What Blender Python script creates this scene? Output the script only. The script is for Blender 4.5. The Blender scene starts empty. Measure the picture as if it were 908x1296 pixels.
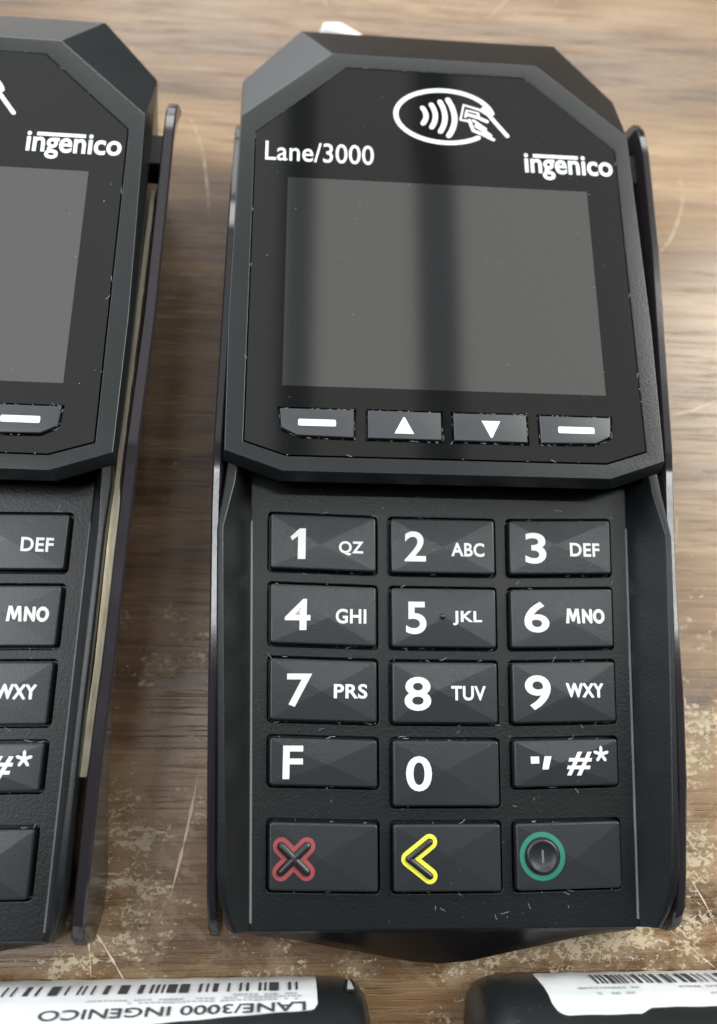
import bpy, bmesh, math, random
from mathutils import Matrix, Vector

S = 0.001                                   # everything below is written in millimetres
scn = bpy.context.scene
C = scn.collection
random.seed(7)

# ------------------------------------------------------------------ camera
CAM = Vector((-26.61, -33.70, 171.16))
RV = Vector((-0.3513, -0.0773, 0.0090))     # calibrated view rotation
K = Matrix.Rotation(RV.length, 3, RV.normalized()) @ Matrix(((1, 0, 0), (0, -1, 0), (0, 0, -1)))
RT = K.transposed()
right, down, fwd = RT @ Vector((1, 0, 0)), RT @ Vector((0, 1, 0)), RT @ Vector((0, 0, 1))
cam_data = bpy.data.cameras.new('camera')
cam = bpy.data.objects.new('camera', cam_data)
C.objects.link(cam)
m3 = Matrix((right, -down, -fwd)).transposed()
cam.matrix_world = Matrix.Translation(CAM * S) @ m3.to_4x4()
cam_data.sensor_fit = 'VERTICAL'
cam_data.sensor_height = 36.0
cam_data.sensor_width = 36.0 * 908 / 1296
cam_data.lens = 36.0 * 1134.5 / 1296
cam_data.clip_start = 0.01
cam_data.clip_end = 20.0
cam_data.dof.use_dof = True
cam_data.dof.focus_distance = 0.153
cam_data.dof.aperture_fstop = 11.0
scn.camera = cam

# ------------------------------------------------------------------ world, lamps, exposure
world = bpy.data.worlds.new('World')
scn.world = world
world.use_nodes = True
bg = world.node_tree.nodes['Background']
bg.inputs[0].default_value = (0.55, 0.68, 1.0, 1)
bg.inputs[1].default_value = 0.07


def area(name, loc, target, sx, sy, radiance, col):
    l = bpy.data.lights.new(name, 'AREA')
    l.shape = 'RECTANGLE'
    l.size, l.size_y = sx, sy
    l.energy = radiance * sx * sy * math.pi
    l.color = col
    o = bpy.data.objects.new(name, l)
    C.objects.link(o)
    o.location = loc
    o.rotation_euler = (Vector(target) - Vector(loc)).to_track_quat('-Z', 'Y').to_euler()
    return o


def ceiling(name, x0, x1, y0, y1, z, radiance, col):
    return area(name, ((x0 + x1) / 2, (y0 + y1) / 2, z), ((x0 + x1) / 2, (y0 + y1) / 2, 0), x1 - x0, y1 - y0, radiance, col)


ceiling('ceiling_light_panel', 0.008, 0.216, 0.40, 1.60, 1.5, 0.66, (1, 0.965, 0.92))
ceiling('ceiling_light_panel', 0.302, 0.85, 0.40, 1.60, 1.5, 0.66, (1, 0.965, 0.92))
ceiling('ceiling_light_panel', -1.3, -0.060, 0.40, 1.60, 1.5, 0.85, (0.97, 0.98, 0.97))
ceiling('ceiling_light_panel', -1.15, -0.48, -0.40, 0.35, 1.5, 8.0, (0.95, 0.98, 1))
ceiling('ceiling_tube_light', -0.25, 0.95, 0.02, 0.065, 1.5, 28.0, (0.97, 0.99, 1))
area('window_light_right', (1.16, 0.60, 1.00), (0.06, 0.05, 0.0), 1.0, 0.95, 12.5, (0.99, 1, 0.94))
ceiling('ceiling_light_panel', -0.7, 1.3, 1.75, 2.3, 1.5, 9.0, (0.99, 1, 0.95))
area('window_light_back', (-0.85, 2.10, 0.70), (0.0, 0.1, 0.0), 1.5, 1.2, 3.8, (0.95, 0.98, 1))
area('window_light_left', (-1.6, 0.8, 0.62), (0.0, 0.05, 0.0), 1.3, 0.6, 11.0, (0.86, 0.94, 1))
scn.view_settings.view_transform = 'Standard'
scn.view_settings.look = 'None'
scn.view_settings.exposure = 0.0
scn.view_settings.gamma = 1.0
scn.view_settings.use_curve_mapping = False


# ------------------------------------------------------------------ materials
class NT:
    def __init__(self, name):
        self.m = bpy.data.materials.new(name)
        self.m.use_nodes = True
        self.t = self.m.node_tree
        self.b = self.t.nodes['Principled BSDF']

    def n(self, typ, **kw):
        nd = self.t.nodes.new(typ)
        for k, v in kw.items():
            if k.startswith('i_'):
                nd.inputs[int(k[2:]) if k[2:].isdigit() else k[2:]].default_value = v
            else:
                setattr(nd, k, v)
        return nd

    def l(self, a, b):
        self.t.links.new(a, b)

    def math(self, op, a, b=None, c=None, clamp=False):
        nd = self.t.nodes.new('ShaderNodeMath')
        nd.operation = op
        nd.use_clamp = clamp
        for i, v in enumerate((a, b, c)):
            if v is None:
                continue
            if isinstance(v, (int, float)):
                nd.inputs[i].default_value = v
            else:
                self.l(v, nd.inputs[i])
        return nd.outputs[0]

    def mix(self, f, a, b):
        nd = self.t.nodes.new('ShaderNodeMix')
        nd.data_type = 'RGBA'
        for i, v in ((0, f), (6, a), (7, b)):
            if isinstance(v, (int, float)):
                nd.inputs[i].default_value = v
            elif isinstance(v, tuple):
                nd.inputs[i].default_value = (*v, 1)
            else:
                self.l(v, nd.inputs[i])
        return nd.outputs[2]

    def ramp(self, src, pts, interp='LINEAR'):
        nd = self.t.nodes.new('ShaderNodeValToRGB')
        cr = nd.color_ramp
        cr.interpolation = interp
        while len(cr.elements) < len(pts):
            cr.elements.new(0.5)
        for e, (p, c) in zip(cr.elements, pts):
            e.position = p
            e.color = (*c, 1) if isinstance(c, tuple) else (c, c, c, 1)
        self.l(src, nd.inputs[0])
        return nd.outputs[0]

    def coords(self, scale=(1, 1, 1), rot=(0, 0, 0), loc=(0, 0, 0), kind='Object'):
        tc = self.n('ShaderNodeTexCoord')
        mp = self.n('ShaderNodeMapping')
        mp.inputs['Scale'].default_value = scale
        mp.inputs['Rotation'].default_value = rot
        mp.inputs['Location'].default_value = loc
        self.l(tc.outputs[kind], mp.inputs[0])
        return mp.outputs[0]

    def noise(self, vec, scale, detail=4, rough=0.55, dist=0.0):
        nd = self.n('ShaderNodeTexNoise')
        nd.inputs['Scale'].default_value = scale
        nd.inputs['Detail'].default_value = detail
        nd.inputs['Roughness'].default_value = rough
        nd.inputs['Distortion'].default_value = dist
        self.l(vec, nd.inputs['Vector'])
        return nd.outputs[0]


def plastic(name, col, rough, bump=0.0, grain=2600, smudge=0.08, dust=0.0, spec=0.5):
    k = NT(name)
    v = k.coords()
    sm = k.noise(v, 45, 5, 0.6)
    base = k.mix(k.math('MULTIPLY', sm, 0.5), col, tuple(min(1, c * 1.5 + 0.002) for c in col))
    if dust:
        sp = k.noise(v, 1900, 2, 0.5)
        dm = k.ramp(sp, [(0.70, 0.0), (0.76, 1.0)])
        wide = k.ramp(k.noise(v, 60, 3, 0.6), [(0.45, 0.0), (0.75, 1.0)])
        f = k.math('MULTIPLY', k.math('MULTIPLY', dm, wide), dust)
        base = k.mix(f, base, (0.30, 0.30, 0.29))
    k.l(base, k.b.inputs['Base Color'])
    r = k.math('ADD', k.math('MULTIPLY', k.math('SUBTRACT', sm, 0.5), smudge * 2), rough)
    k.l(r, k.b.inputs['Roughness'])
    k.b.inputs['Specular IOR Level'].default_value = spec
    if bump:
        bn = k.n('ShaderNodeBump')
        bn.inputs['Strength'].default_value = bump
        bn.inputs['Distance'].default_value = 0.00006
        k.l(k.noise(v, grain, 2, 0.5), bn.inputs['Height'])
        k.l(bn.outputs[0], k.b.inputs['Normal'])
    return k.m


def flat(name, col, rough=0.5, metallic=0.0, spec=0.5):
    k = NT(name)
    k.b.inputs['Base Color'].default_value = (*col, 1)
    k.b.inputs['Roughness'].default_value = rough
    k.b.inputs['Metallic'].default_value = metallic
    k.b.inputs['Specular IOR Level'].default_value = spec
    return k.m


M = {}
M['body'] = plastic('black_textured_plastic', (0.008, 0.0092, 0.0098), 0.33, 0.45, 2400, 0.06, 0.35, 0.42)
M['head'] = plastic('charcoal_textured_plastic', (0.010, 0.0118, 0.0125), 0.30, 0.45, 2400, 0.06, 0.25, 0.45)
M['plate'] = plastic('keypad_plate_plastic', (0.005, 0.0058, 0.0062), 0.34, 0.55, 2000, 0.06, 0.45, 0.36)
M['key'] = plastic('key_rubber', (0.018, 0.0205, 0.0225), 0.28, 0.25, 3200, 0.05, 0.12, 0.42)
M['softkey'] = plastic('soft_key_plastic', (0.030, 0.034, 0.038), 0.42, 0.3, 3000, 0.05, 0.2)
M['black'] = flat('black_recess', (0.006, 0.006, 0.007), 0.6)
M['icon_black'] = plastic('black_glossy_icon', (0.012, 0.013, 0.014), 0.33, 0.2)
M['glass'] = plastic('black_window_glass', (0.006, 0.006, 0.0058), 0.07, 0.0, smudge=0.03, dust=0.12)
M['shield'] = plastic('smoked_shield_plastic', (0.020, 0.017, 0.020), 0.11, 0.06, 900, 0.08, 0.3)
M['nose'] = plastic('black_gloss_plastic', (0.008, 0.008, 0.009), 0.32, 0.0, smudge=0.05, dust=0.2)
M['bead'] = plastic('dusty_edge_bead', (0.10, 0.108, 0.112), 0.45, 0.5, 1500, 0.1, 0.9)
M['white'] = flat('white_print', (0.70, 0.71, 0.71), 0.55)
M['red'] = flat('red_print', (0.27, 0.045, 0.052), 0.5)
M['yellow'] = flat('yellow_print', (0.74, 0.72, 0.05), 0.5)
M['green'] = flat('green_print', (0.012, 0.165, 0.108), 0.5)
M['lint'] = flat('pale_lint', (0.34, 0.36, 0.36), 0.8)
M['strip'] = None


def display_mat():
    k = NT('lcd_display')
    v = k.coords()
    k.b.inputs['Base Color'].default_value = (0.14, 0.135, 0.125, 1)
    k.b.inputs['Metallic'].default_value = 0.88
    k.b.inputs['Roughness'].default_value = 0.065
    sp = k.ramp(k.noise(v, 1500, 2, 0.5), [(0.775, 0.0), (0.80, 1.0)])
    k.l(k.mix(sp, (0.165, 0.165, 0.160), (0.4, 0.4, 0.4)), k.b.inputs['Base Color'])
    return k.m


M['display'] = display_mat()


def strip_mat():
    k = NT('tan_wood_strip')
    v = k.coords((300, 12, 300))
    nz = k.noise(v, 5, 4, 0.6)
    k.l(k.ramp(nz, [(0.3, (0.50, 0.42, 0.28)), (0.7, (0.80, 0.72, 0.55))]), k.b.inputs['Base Color'])
    k.b.inputs['Roughness'].default_value = 0.7
    return k.m


M['strip'] = strip_mat()


def wood_mat():
    k = NT('worn_wood_laminate')
    v = k.coords()
    # grain runs along X
    warp = k.noise(k.coords((6, 14, 1)), 1.0, 3, 0.5)
    gv = k.coords((9, 150, 1))
    add = k.n('ShaderNodeVectorMath', operation='ADD')
    k.l(gv, add.inputs[0])
    cmb = k.n('ShaderNodeCombineXYZ')
    k.l(k.math('MULTIPLY', warp, 6.0), cmb.inputs[1])
    k.l(cmb.outputs[0], add.inputs[1])
    g1 = k.noise(add.outputs[0], 1.0, 5, 0.62)
    g2 = k.noise(k.coords((38, 1900, 1)), 1.0, 5, 0.65)
    g3 = k.noise(k.coords((14, 620, 1), loc=(1.7, 0.2, 0)), 1.0, 5, 0.7)
    broad = k.noise(k.coords((3, 34, 1), loc=(3.1, 0.4, 0)), 1.0, 3, 0.5)
    gm = k.math('ADD', k.math('ADD', k.math('MULTIPLY', g1, 0.38), k.math('MULTIPLY', broad, 0.37)), k.math('MULTIPLY', g3, 0.25))
    base = k.ramp(gm, [(0.39, (0.060, 0.027, 0.010)), (0.465, (0.140, 0.073, 0.029)), (0.53, (0.215, 0.124, 0.056)), (0.62, (0.31, 0.196, 0.102))])
    pores = k.ramp(g2, [(0.38, 1.0), (0.455, 0.0)])
    base = k.mix(k.math('MULTIPLY', pores, 0.6), base, (0.055, 0.025, 0.011))
    # wear: rubbed mottled areas and crisp flakes where the print is gone, denser towards the front edge
    patch = k.ramp(k.noise(k.coords((40, 60, 1), loc=(0.9, 0.35, 0)), 1.0, 4, 0.6), [(0.38, 0.0), (0.62, 1.0)])
    sx = k.n('ShaderNodeSeparateXYZ')
    k.l(v, sx.inputs[0])
    near = k.ramp(k.math('ADD', k.math('MULTIPLY', sx.outputs[1], -8.5), 0.68), [(0.10, 0.0), (0.85, 1.0)])
    rub = k.noise(k.coords((120, 170, 1), loc=(2, 7, 0)), 1.0, 7, 0.72, 0.4)
    rm = k.ramp(k.math('MULTIPLY', k.math('ADD', rub, k.math('MULTIPLY', k.math('SUBTRACT', patch, 0.5), 0.22)), near), [(0.46, 0.0), (0.60, 1.0)])
    base = k.mix(k.math('MULTIPLY', rm, 0.5), base, (0.34, 0.235, 0.125))
    c1 = k.noise(k.coords((900, 1250, 1)), 1.0, 5, 0.7, 0.6)
    c2 = k.noise(k.coords((230, 330, 1), loc=(5, 2, 0)), 1.0, 4, 0.65, 0.3)
    chips = k.math('ADD', k.math('MULTIPLY', c1, 0.66), k.math('MULTIPLY', c2, 0.34))
    th = k.math('SUBTRACT', 0.69, k.math('MULTIPLY', k.math('MULTIPLY', k.math('ADD', patch, 0.3), near), 0.178))
    cm = k.math('MULTIPLY', k.math('SUBTRACT', chips, th), 26.0, clamp=True)
    base = k.mix(k.math('MULTIPLY', cm, 0.85), base, (0.52, 0.43, 0.29))
    k.l(base, k.b.inputs['Base Color'])
    k.l(k.math('ADD', k.math('MULTIPLY', g3, 0.20), k.math('ADD', 0.16, k.math('MULTIPLY', rm, 0.2))), k.b.inputs['Roughness'])
    k.b.inputs['Specular IOR Level'].default_value = 0.6
    bn = k.n('ShaderNodeBump')
    bn.inputs['Strength'].default_value = 0.35
    bn.inputs['Distance'].default_value = 0.0002
    h = k.math('ADD', k.math('MULTIPLY', pores, -0.5), k.math('MULTIPLY', cm, -0.6))
    k.l(h, bn.inputs['Height'])
    k.l(bn.outputs[0], k.b.inputs['Normal'])
    return k.m


M['wood'] = wood_mat()
M['scratch'] = flat('pale_scratch', (0.62, 0.52, 0.38), 0.7)


def label_mat():
    k = NT('white_label_paper')
    v = k.coords()
    nz = k.noise(v, 120, 4, 0.6)
    k.l(k.ramp(nz, [(0.3, (0.50, 0.51, 0.52)), (0.7, (0.60, 0.61, 0.62))]), k.b.inputs['Base Color'])
    k.b.inputs['Roughness'].default_value = 0.45
    return k.m


M['label'] = label_mat()
M['ink'] = flat('label_ink', (0.03, 0.03, 0.035), 0.6)
M['faint_ink'] = flat('faint_label_ink', (0.33, 0.34, 0.36), 0.6)
M['white_plastic'] = flat('white_glossy_plastic', (0.86, 0.86, 0.85), 0.3)


# ------------------------------------------------------------------ helpers
def finish(name, me, mat, parent=None, angle=35, wn=False):
    for p in me.polygons:
        p.use_smooth = True
    me.set_sharp_from_angle(angle=math.radians(angle))
    me.materials.clear()
    me.materials.append(mat)
    me.name = name
    o = bpy.data.objects.new(name, me)
    C.objects.link(o)
    if parent:
        o.parent = parent
    if wn:
        md = o.modifiers.new('weighted', 'WEIGHTED_NORMAL')
        md.keep_sharp = True
        md.weight = 100
    return o


def mesh(verts, faces):
    me = bpy.data.meshes.new('m')
    me.from_pydata([tuple(v) for v in verts], [], faces)
    bm = bmesh.new()
    bm.from_mesh(me)
    bmesh.ops.recalc_face_normals(bm, faces=bm.faces)
    bm.to_mesh(me)
    bm.free()
    return me


def bake(me, mods):
    """apply modifiers (list of (type, dict)) to a mesh and return a new mesh"""
    o = bpy.data.objects.new('tmp', me)
    C.objects.link(o)
    for t, kw in mods:
        md = o.modifiers.new(t, t)
        for k, v in kw.items():
            setattr(md, k, v)
    dg = bpy.context.evaluated_depsgraph_get()
    dg.update()
    out = bpy.data.meshes.new_from_object(o.evaluated_get(dg))
    bpy.data.objects.remove(o)
    return out


def bevel(me, w, seg=2, angle=30):
    return bake(me, [('BEVEL', dict(width=w, segments=seg, limit_method='ANGLE', angle_limit=math.radians(angle), harden_normals=False))])


def remap(me, f):
    for v in me.vertices:
        v.co = f(v.co.x, v.co.y, v.co.z)
    me.update()
    return me


def scaled(x, y, z):
    return Vector((x * S, y * S, z * S))


def rrect(x0, y0, x1, y1, r, seg=4):
    out = []
    for cx, cy, a in ((x1 - r, y1 - r, 0), (x0 + r, y1 - r, 90), (x0 + r, y0 + r, 180), (x1 - r, y0 + r, 270)):
        for i in range(seg + 1):
            t = math.radians(a + 90 * i / seg)
            out.append((cx + r * math.cos(t), cy + r * math.sin(t)))
    return out


def prism(pts, z0, z1):
    n = len(pts)
    v = [(x, y, z0) for x, y in pts] + [(x, y, z1) for x, y in pts]
    f = [tuple(range(n))[::-1], tuple(range(n, 2 * n))] + [(i, (i + 1) % n, n + (i + 1) % n, n + i) for i in range(n)]
    return v, f


def join(parts):
    V, F = [], []
    for v, f in parts:
        o = len(V)
        V += list(v)
        F += [tuple(i + o for i in q) for q in f]
    return V, F


def rings(rs, cap0=True, cap1=True):
    n = len(rs[0])
    V = [p for r in rs for p in r]
    F = []
    for k in range(len(rs) - 1):
        for i in range(n):
            a, b = k * n + i, k * n + (i + 1) % n
            F.append((a, b, b + n, a + n))
    if cap0:
        F.append(tuple(range(n))[::-1])
    if cap1:
        F.append(tuple(range((len(rs) - 1) * n, len(rs) * n)))
    return V, F


def lerp_tab(x, tab):
    tab = sorted(tab)
    if x <= tab[0][0]:
        return tab[0][1]
    for (a, b), (c, d) in zip(tab, tab[1:]):
        if x <= c:
            return b + (d - b) * (x - a) / (c - a)
    return tab[-1][1]


# text outlines as 2D triangles normalised to a box
_txt = {}


def text_geo(s, bold=0.0, shear=0.0, spacing=1.0):
    key = (s, bold, shear, spacing)
    if key not in _txt:
        cu = bpy.data.curves.new('t', 'FONT')
        cu.body = s
        cu.offset = bold
        cu.shear = shear
        cu.space_character = spacing
        cu.resolution_u = 5
        o = bpy.data.objects.new('t', cu)
        C.objects.link(o)
        dg = bpy.context.evaluated_depsgraph_get()
        dg.update()
        me = bpy.data.meshes.new_from_object(o.evaluated_get(dg))
        bm = bmesh.new()
        bm.from_mesh(me)
        bmesh.ops.remove_doubles(bm, verts=bm.verts, dist=1e-4)
        bmesh.ops.triangulate(bm, faces=bm.faces)
        V = [(v.co.x, v.co.y) for v in bm.verts]
        F = [tuple(v.index for v in f.verts) for f in bm.faces]
        bm.free()
        bpy.data.objects.remove(o)
        _txt[key] = (V, F)
    return _txt[key]


def text_box(s, x0, y0, x1, y1, bold=0.0, shear=0.0, spacing=1.0):
    V, F = text_geo(s, bold, shear, spacing)
    ax, bx = min(v[0] for v in V), max(v[0] for v in V)
    ay, by = min(v[1] for v in V), max(v[1] for v in V)
    return [(x0 + (x - ax) / (bx - ax) * (x1 - x0), y0 + (y - ay) / (by - ay) * (y1 - y0)) for x, y in V], F


def poly2(pts):
    return list(pts), [tuple(range(len(pts)))]


def stroke2(pts, w, closed=False, seg=5):
    """a flat stroke with rounded ends along a polyline, one quad strip"""
    n = len(pts)
    L, R = [], []
    for i, p in enumerate(pts):
        a = pts[i - 1] if (i > 0 or closed) else None
        b = pts[(i + 1) % n] if (i < n - 1 or closed) else None
        d = Vector((0, 0))
        if a is not None:
            d += (Vector(p) - Vector(a)).normalized()
        if b is not None:
            d += (Vector(b) - Vector(p)).normalized()
        d.normalize()
        nrm = Vector((-d.y, d.x)) * w / 2
        L.append((p[0] + nrm.x, p[1] + nrm.y))
        R.append((p[0] - nrm.x, p[1] - nrm.y))
    V = L + R
    F = [(i, i + 1, n + i + 1, n + i) for i in range(n - 1)]
    if closed:
        F.append((n - 1, 0, n, 2 * n - 1))
    else:
        for idx, other in ((0, 1), (n - 1, n - 2)):
            d = (Vector(pts[idx]) - Vector(pts[other])).normalized()
            a0 = math.atan2(d.y, d.x)
            base = len(V)
            arc = [(pts[idx][0] + w / 2 * math.cos(a0 - math.pi / 2 + math.pi * k / seg), pts[idx][1] + w / 2 * math.sin(a0 - math.pi / 2 + math.pi * k / seg)) for k in range(seg + 1)]
            V += arc
            F.append(tuple(range(base, base + seg + 1)))
    return V, F


def flat_mesh(geo, f, h, thick=0.0, maxlen=0.9):
    """2D geometry -> mesh laid on a surface f(x, y, h); long edges are split so it can follow the surface"""
    V, F = geo
    me = bpy.data.meshes.new('m')
    me.from_pydata([(x, y, 0) for x, y in V], [], F)
    bm = bmesh.new()
    bm.from_mesh(me)
    bmesh.ops.triangulate(bm, faces=bm.faces)
    for _ in range(3):
        e = [e for e in bm.edges if e.calc_length() > maxlen]
        if not e:
            break
        bmesh.ops.subdivide_edges(bm, edges=e, cuts=1)
        bmesh.ops.triangulate(bm, faces=bm.faces)
    for fc in bm.faces:
        if fc.normal.z < 0:
            fc.normal_flip()
    for v in bm.verts:
        v.co = f(v.co.x, v.co.y, h)
    bm.to_mesh(me)
    bm.free()
    return me


# ------------------------------------------------------------------ terminal geometry (device frame, mm)
AK, AS = math.radians(7.67), math.radians(2.37)
ZK, ZS, YS = 19.6, 33.0, 62.13
ARC, TAPER = 0.000532, 0.000741            # rows sag a little and the keypad narrows to the front


def kz(y):
    return ZK + math.tan(AK) * y


def KP(x, y, h):                            # keypad plane -> device (metres)
    return scaled(x, y - h * math.sin(AK), kz(y) + h * math.cos(AK))


def SP(x, y, h):                            # screen plane -> device (metres)
    return scaled(x, y - h * math.sin(AS), ZS + math.tan(AS) * (y - YS) + h * math.cos(AS))


X0, X1, X2 = 9.53, 11.32, 30.32
ROWY = [(20.16, 9.71), (7.93, -3.0), (-4.65, -15.54), (-17.52, -25.88), (-30.73, -41.93)]
COLS = [(-X2, -X1), (-X0, X0), (X1, X2)]
KEYS = []                                   # (row, col, x0, y0, x1, y1)
for r_, (yt, yb) in enumerate(ROWY):
    for c_, (xa, xb) in enumerate(COLS):
        b_ = yb - (2.9 if (r_ == 3 and c_ == 1) else 0)
        KEYS.append((r_, c_, xa, b_, xb, yt))

LEG = {(0, 0): [('1', (-26.77, 12.24, -24.10, 17.58)), ('QZ', (-18.32, 13.0, -14.0, 15.48))],
       (0, 1): [('2', (-6.83, 12.17, -3.06, 17.47)), ('ABC', (1.42, 13.17, 7.34, 15.61))],
       (0, 2): [('3', (14.65, 12.14, 18.42, 17.64)), ('DEF', (22.71, 13.57, 28.11, 15.98))],
       (1, 0): [('4', (-27.42, 0.12, -23.06, 5.41)), ('GHI', (-18.74, 1.30, -13.48, 3.80))],
       (1, 1): [('5', (-6.62, -0.34, -3.10, 5.18)), ('JKL', (1.50, 1.24, 6.62, 3.71))],
       (1, 2): [('6', (14.08, 0.18, 18.49, 5.50)), ('MNO', (21.46, 1.84, 28.39, 4.39))],
       (2, 0): [('7', (-26.80, -12.54, -22.60, -7.11)), ('PRS', (-18.92, -11.14, -13.26, -8.75))],
       (2, 1): [('8', (-6.96, -13.07, -2.43, -7.48)), ('TUV', (1.01, -11.33, 6.99, -8.93))],
       (2, 2): [('9', (13.77, -12.82, 18.24, -7.04)), ('WXY', (20.88, -10.72, 27.54, -8.30))],
       (3, 0): [('F', (-27.18, -24.03, -23.88, -18.75))],
       (3, 1): [('0', (-6.76, -25.95, -2.44, -20.38))]}

WIN = [(-17.9, 109.9), (17.9, 109.9), (35.0, 93.5), (34.9, 30.1), (27.7, 27.7), (-27.7, 27.7), (-34.9, 30.1), (-35.0, 93.5)]
DISP = (-28.8, YS - 21.58, 28.8, YS + 21.58)
SOFT = [[(-29.5, 36.5), (-29.1, 32.2), (-26.2, 30.7), (-15.95, 30.5), (-15.9, 36.5)],
        [(-14.3, 36.55), (-14.3, 30.5), (-0.75, 30.5), (-0.75, 36.5)],
        [(0.65, 36.5), (0.65, 30.5), (14.3, 30.5), (14.3, 36.55)],
        [(15.9, 36.5), (15.95, 30.5), (26.2, 30.7), (29.1, 32.2), (29.5, 36.5)]]


def offset_poly(pts, d):
    """inward offset for d > 0 of a simple polygon given in either order"""
    a = sum(pts[i][0] * pts[(i + 1) % len(pts)][1] - pts[(i + 1) % len(pts)][0] * pts[i][1] for i in range(len(pts)))
    s = 1 if a > 0 else -1
    out = []
    n = len(pts)
    for i in range(n):
        p0, p1, p2 = Vector(pts[i - 1]), Vector(pts[i]), Vector(pts[(i + 1) % n])
        d1, d2 = (p1 - p0).normalized(), (p2 - p1).normalized()
        n1, n2 = Vector((-d1.y, d1.x)) * s, Vector((-d2.y, d2.x)) * s
        b = (n1 + n2)
        b = b / max(0.2, b.dot(n1))
        q = p1 + b * d
        out.append((q.x, q.y))
    return out


def cut(me, cutter):
    co = bpy.data.objects.new('cut', cutter)
    C.objects.link(co)
    out = bake(me, [('BOOLEAN', dict(operation='DIFFERENCE', object=co, solver='EXACT'))])
    bpy.data.objects.remove(co)
    return out


KEY_TOP = 1.15
DOME = 0.24


def key_h(x, y, box):
    x0, y0, x1, y1, cx, cy, dome = box
    x = x / (1 + TAPER * y)
    y = y - ARC * x * x
    u = (x - cx) / (x1 - cx) if x > cx else (cx - x) / (cx - x0)
    v = (y - cy) / (y1 - cy) if y > cy else (cy - y) / (cy - y0)
    return KEY_TOP + dome * (1 - min(1, max(u, v)))


def key_mesh(box):
    g = 0.44
    x0, y0, x1, y1 = box[0] + g, box[1] + g, box[2] - g, box[3] - g
    e = 0.34
    rk = random.Random(int(box[0] * 31 + box[1] * 17))
    cx, cy = (x0 + x1) / 2 + rk.uniform(-1.3, 1.3), (y0 + y1) / 2 + rk.uniform(-0.5, 0.5)
    dome = DOME * rk.uniform(0.6, 1.15)
    inner = (x0 + e, y0 + e, x1 - e, y1 - e, cx, cy, dome)
    prof = [(0.0, -2.2), (0.0, KEY_TOP - 0.30), (0.04, KEY_TOP - 0.17), (0.12, KEY_TOP - 0.07), (0.22, KEY_TOP - 0.02), (e, KEY_TOP)]
    V, F = [], []
    seg = 4
    n = 4 * (seg + 1)
    for ins, h in prof:
        for x, y in rrect(x0 + ins, y0 + ins, x1 - ins, y1 - ins, max(0.12, 0.5 - ins), seg):
            yy = y + ARC * x * x
            V.append((x * (1 + TAPER * yy), yy, h))
    for k_ in range(len(prof) - 1):
        for i in range(n):
            a, b = k_ * n + i, k_ * n + (i + 1) % n
            F.append((a, b, b + n, a + n))
    cyy = cy + ARC * cx * cx
    V.append((cx * (1 + TAPER * cyy), cyy, KEY_TOP + dome))
    o = (len(prof) - 1) * n
    fan = []
    for i in range(n):
        fan.append(len(F))
        F.append((o + i, o + (i + 1) % n, len(V) - 1))
    me = mesh(V, F)
    return remap(me, KP), inner, fan


def bold_copies(geo, d):
    V, F = geo
    return [([(x + dx, y + dy) for x, y in V], F) for dx, dy in ((0, 0), (d, 0), (-d, 0), (0, d), (0, -d))]


def layered(geos, f, h):
    Vs, Fs = [], []
    for i, g in enumerate(geos):
        me = flat_mesh(g, f, h + 0.008 * i)
        o = len(Vs)
        Vs += [tuple(v.co) for v in me.vertices]
        Fs += [tuple(o + q for q in p.vertices) for p in me.polygons]
        bpy.data.meshes.remove(me)
    me = bpy.data.meshes.new('m')
    me.from_pydata(Vs, [], Fs)
    return me


def on_key(box):
    def f(x, y, h):
        return KP(x, y, key_h(x, y, box) + h)
    return f


def circle(cx, cy, r, n=40):
    return [(cx + r * math.cos(2 * math.pi * i / n), cy + r * math.sin(2 * math.pi * i / n)) for i in range(n)]


def bar3(p, q, w, n=6):
    """rounded raised bar (half capsule) between 2D points: verts (x, y, h)"""
    d = (Vector(q) - Vector(p)).normalized()
    nr = Vector((-d.y, d.x))
    V, F = [], []
    m = 7
    cols = []
    steps = [(-0.5 * w, 0.25), (-0.25 * w, 0.8), (0, 1.0)]
    L = (Vector(q) - Vector(p)).length
    st = [(-0.5 * w, 0.3), (-0.25 * w, 0.85), (0.0, 1.0), (L, 1.0), (L + 0.25 * w, 0.85), (L + 0.5 * w, 0.3)]
    for s_, k_ in st:
        for i in range(m):
            a = math.pi * i / (m - 1)
            off = math.cos(a) * w / 2 * k_
            h = math.sin(a) * 0.55 * (0.4 + 0.6 * k_) * (1 if k_ > 0.4 else 0.3)
            c = Vector(p) + d * s_ + nr * off
            V.append((c.x, c.y, h))
    for j in range(len(st) - 1):
        for i in range(m - 1):
            a = j * m + i
            F.append((a, a + 1, a + m + 1, a + m))
    return V, F


RIDGE = [(-60, 14), (-50, 14.5), (-47, 15.8), (-43, 18.4), (-38, 20.6), (-14, 24.7), (15, 29.0), (22, 29.3), (30, 29.0)]


def ridge_z(y):
    return lerp_tab(y, RIDGE)


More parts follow.
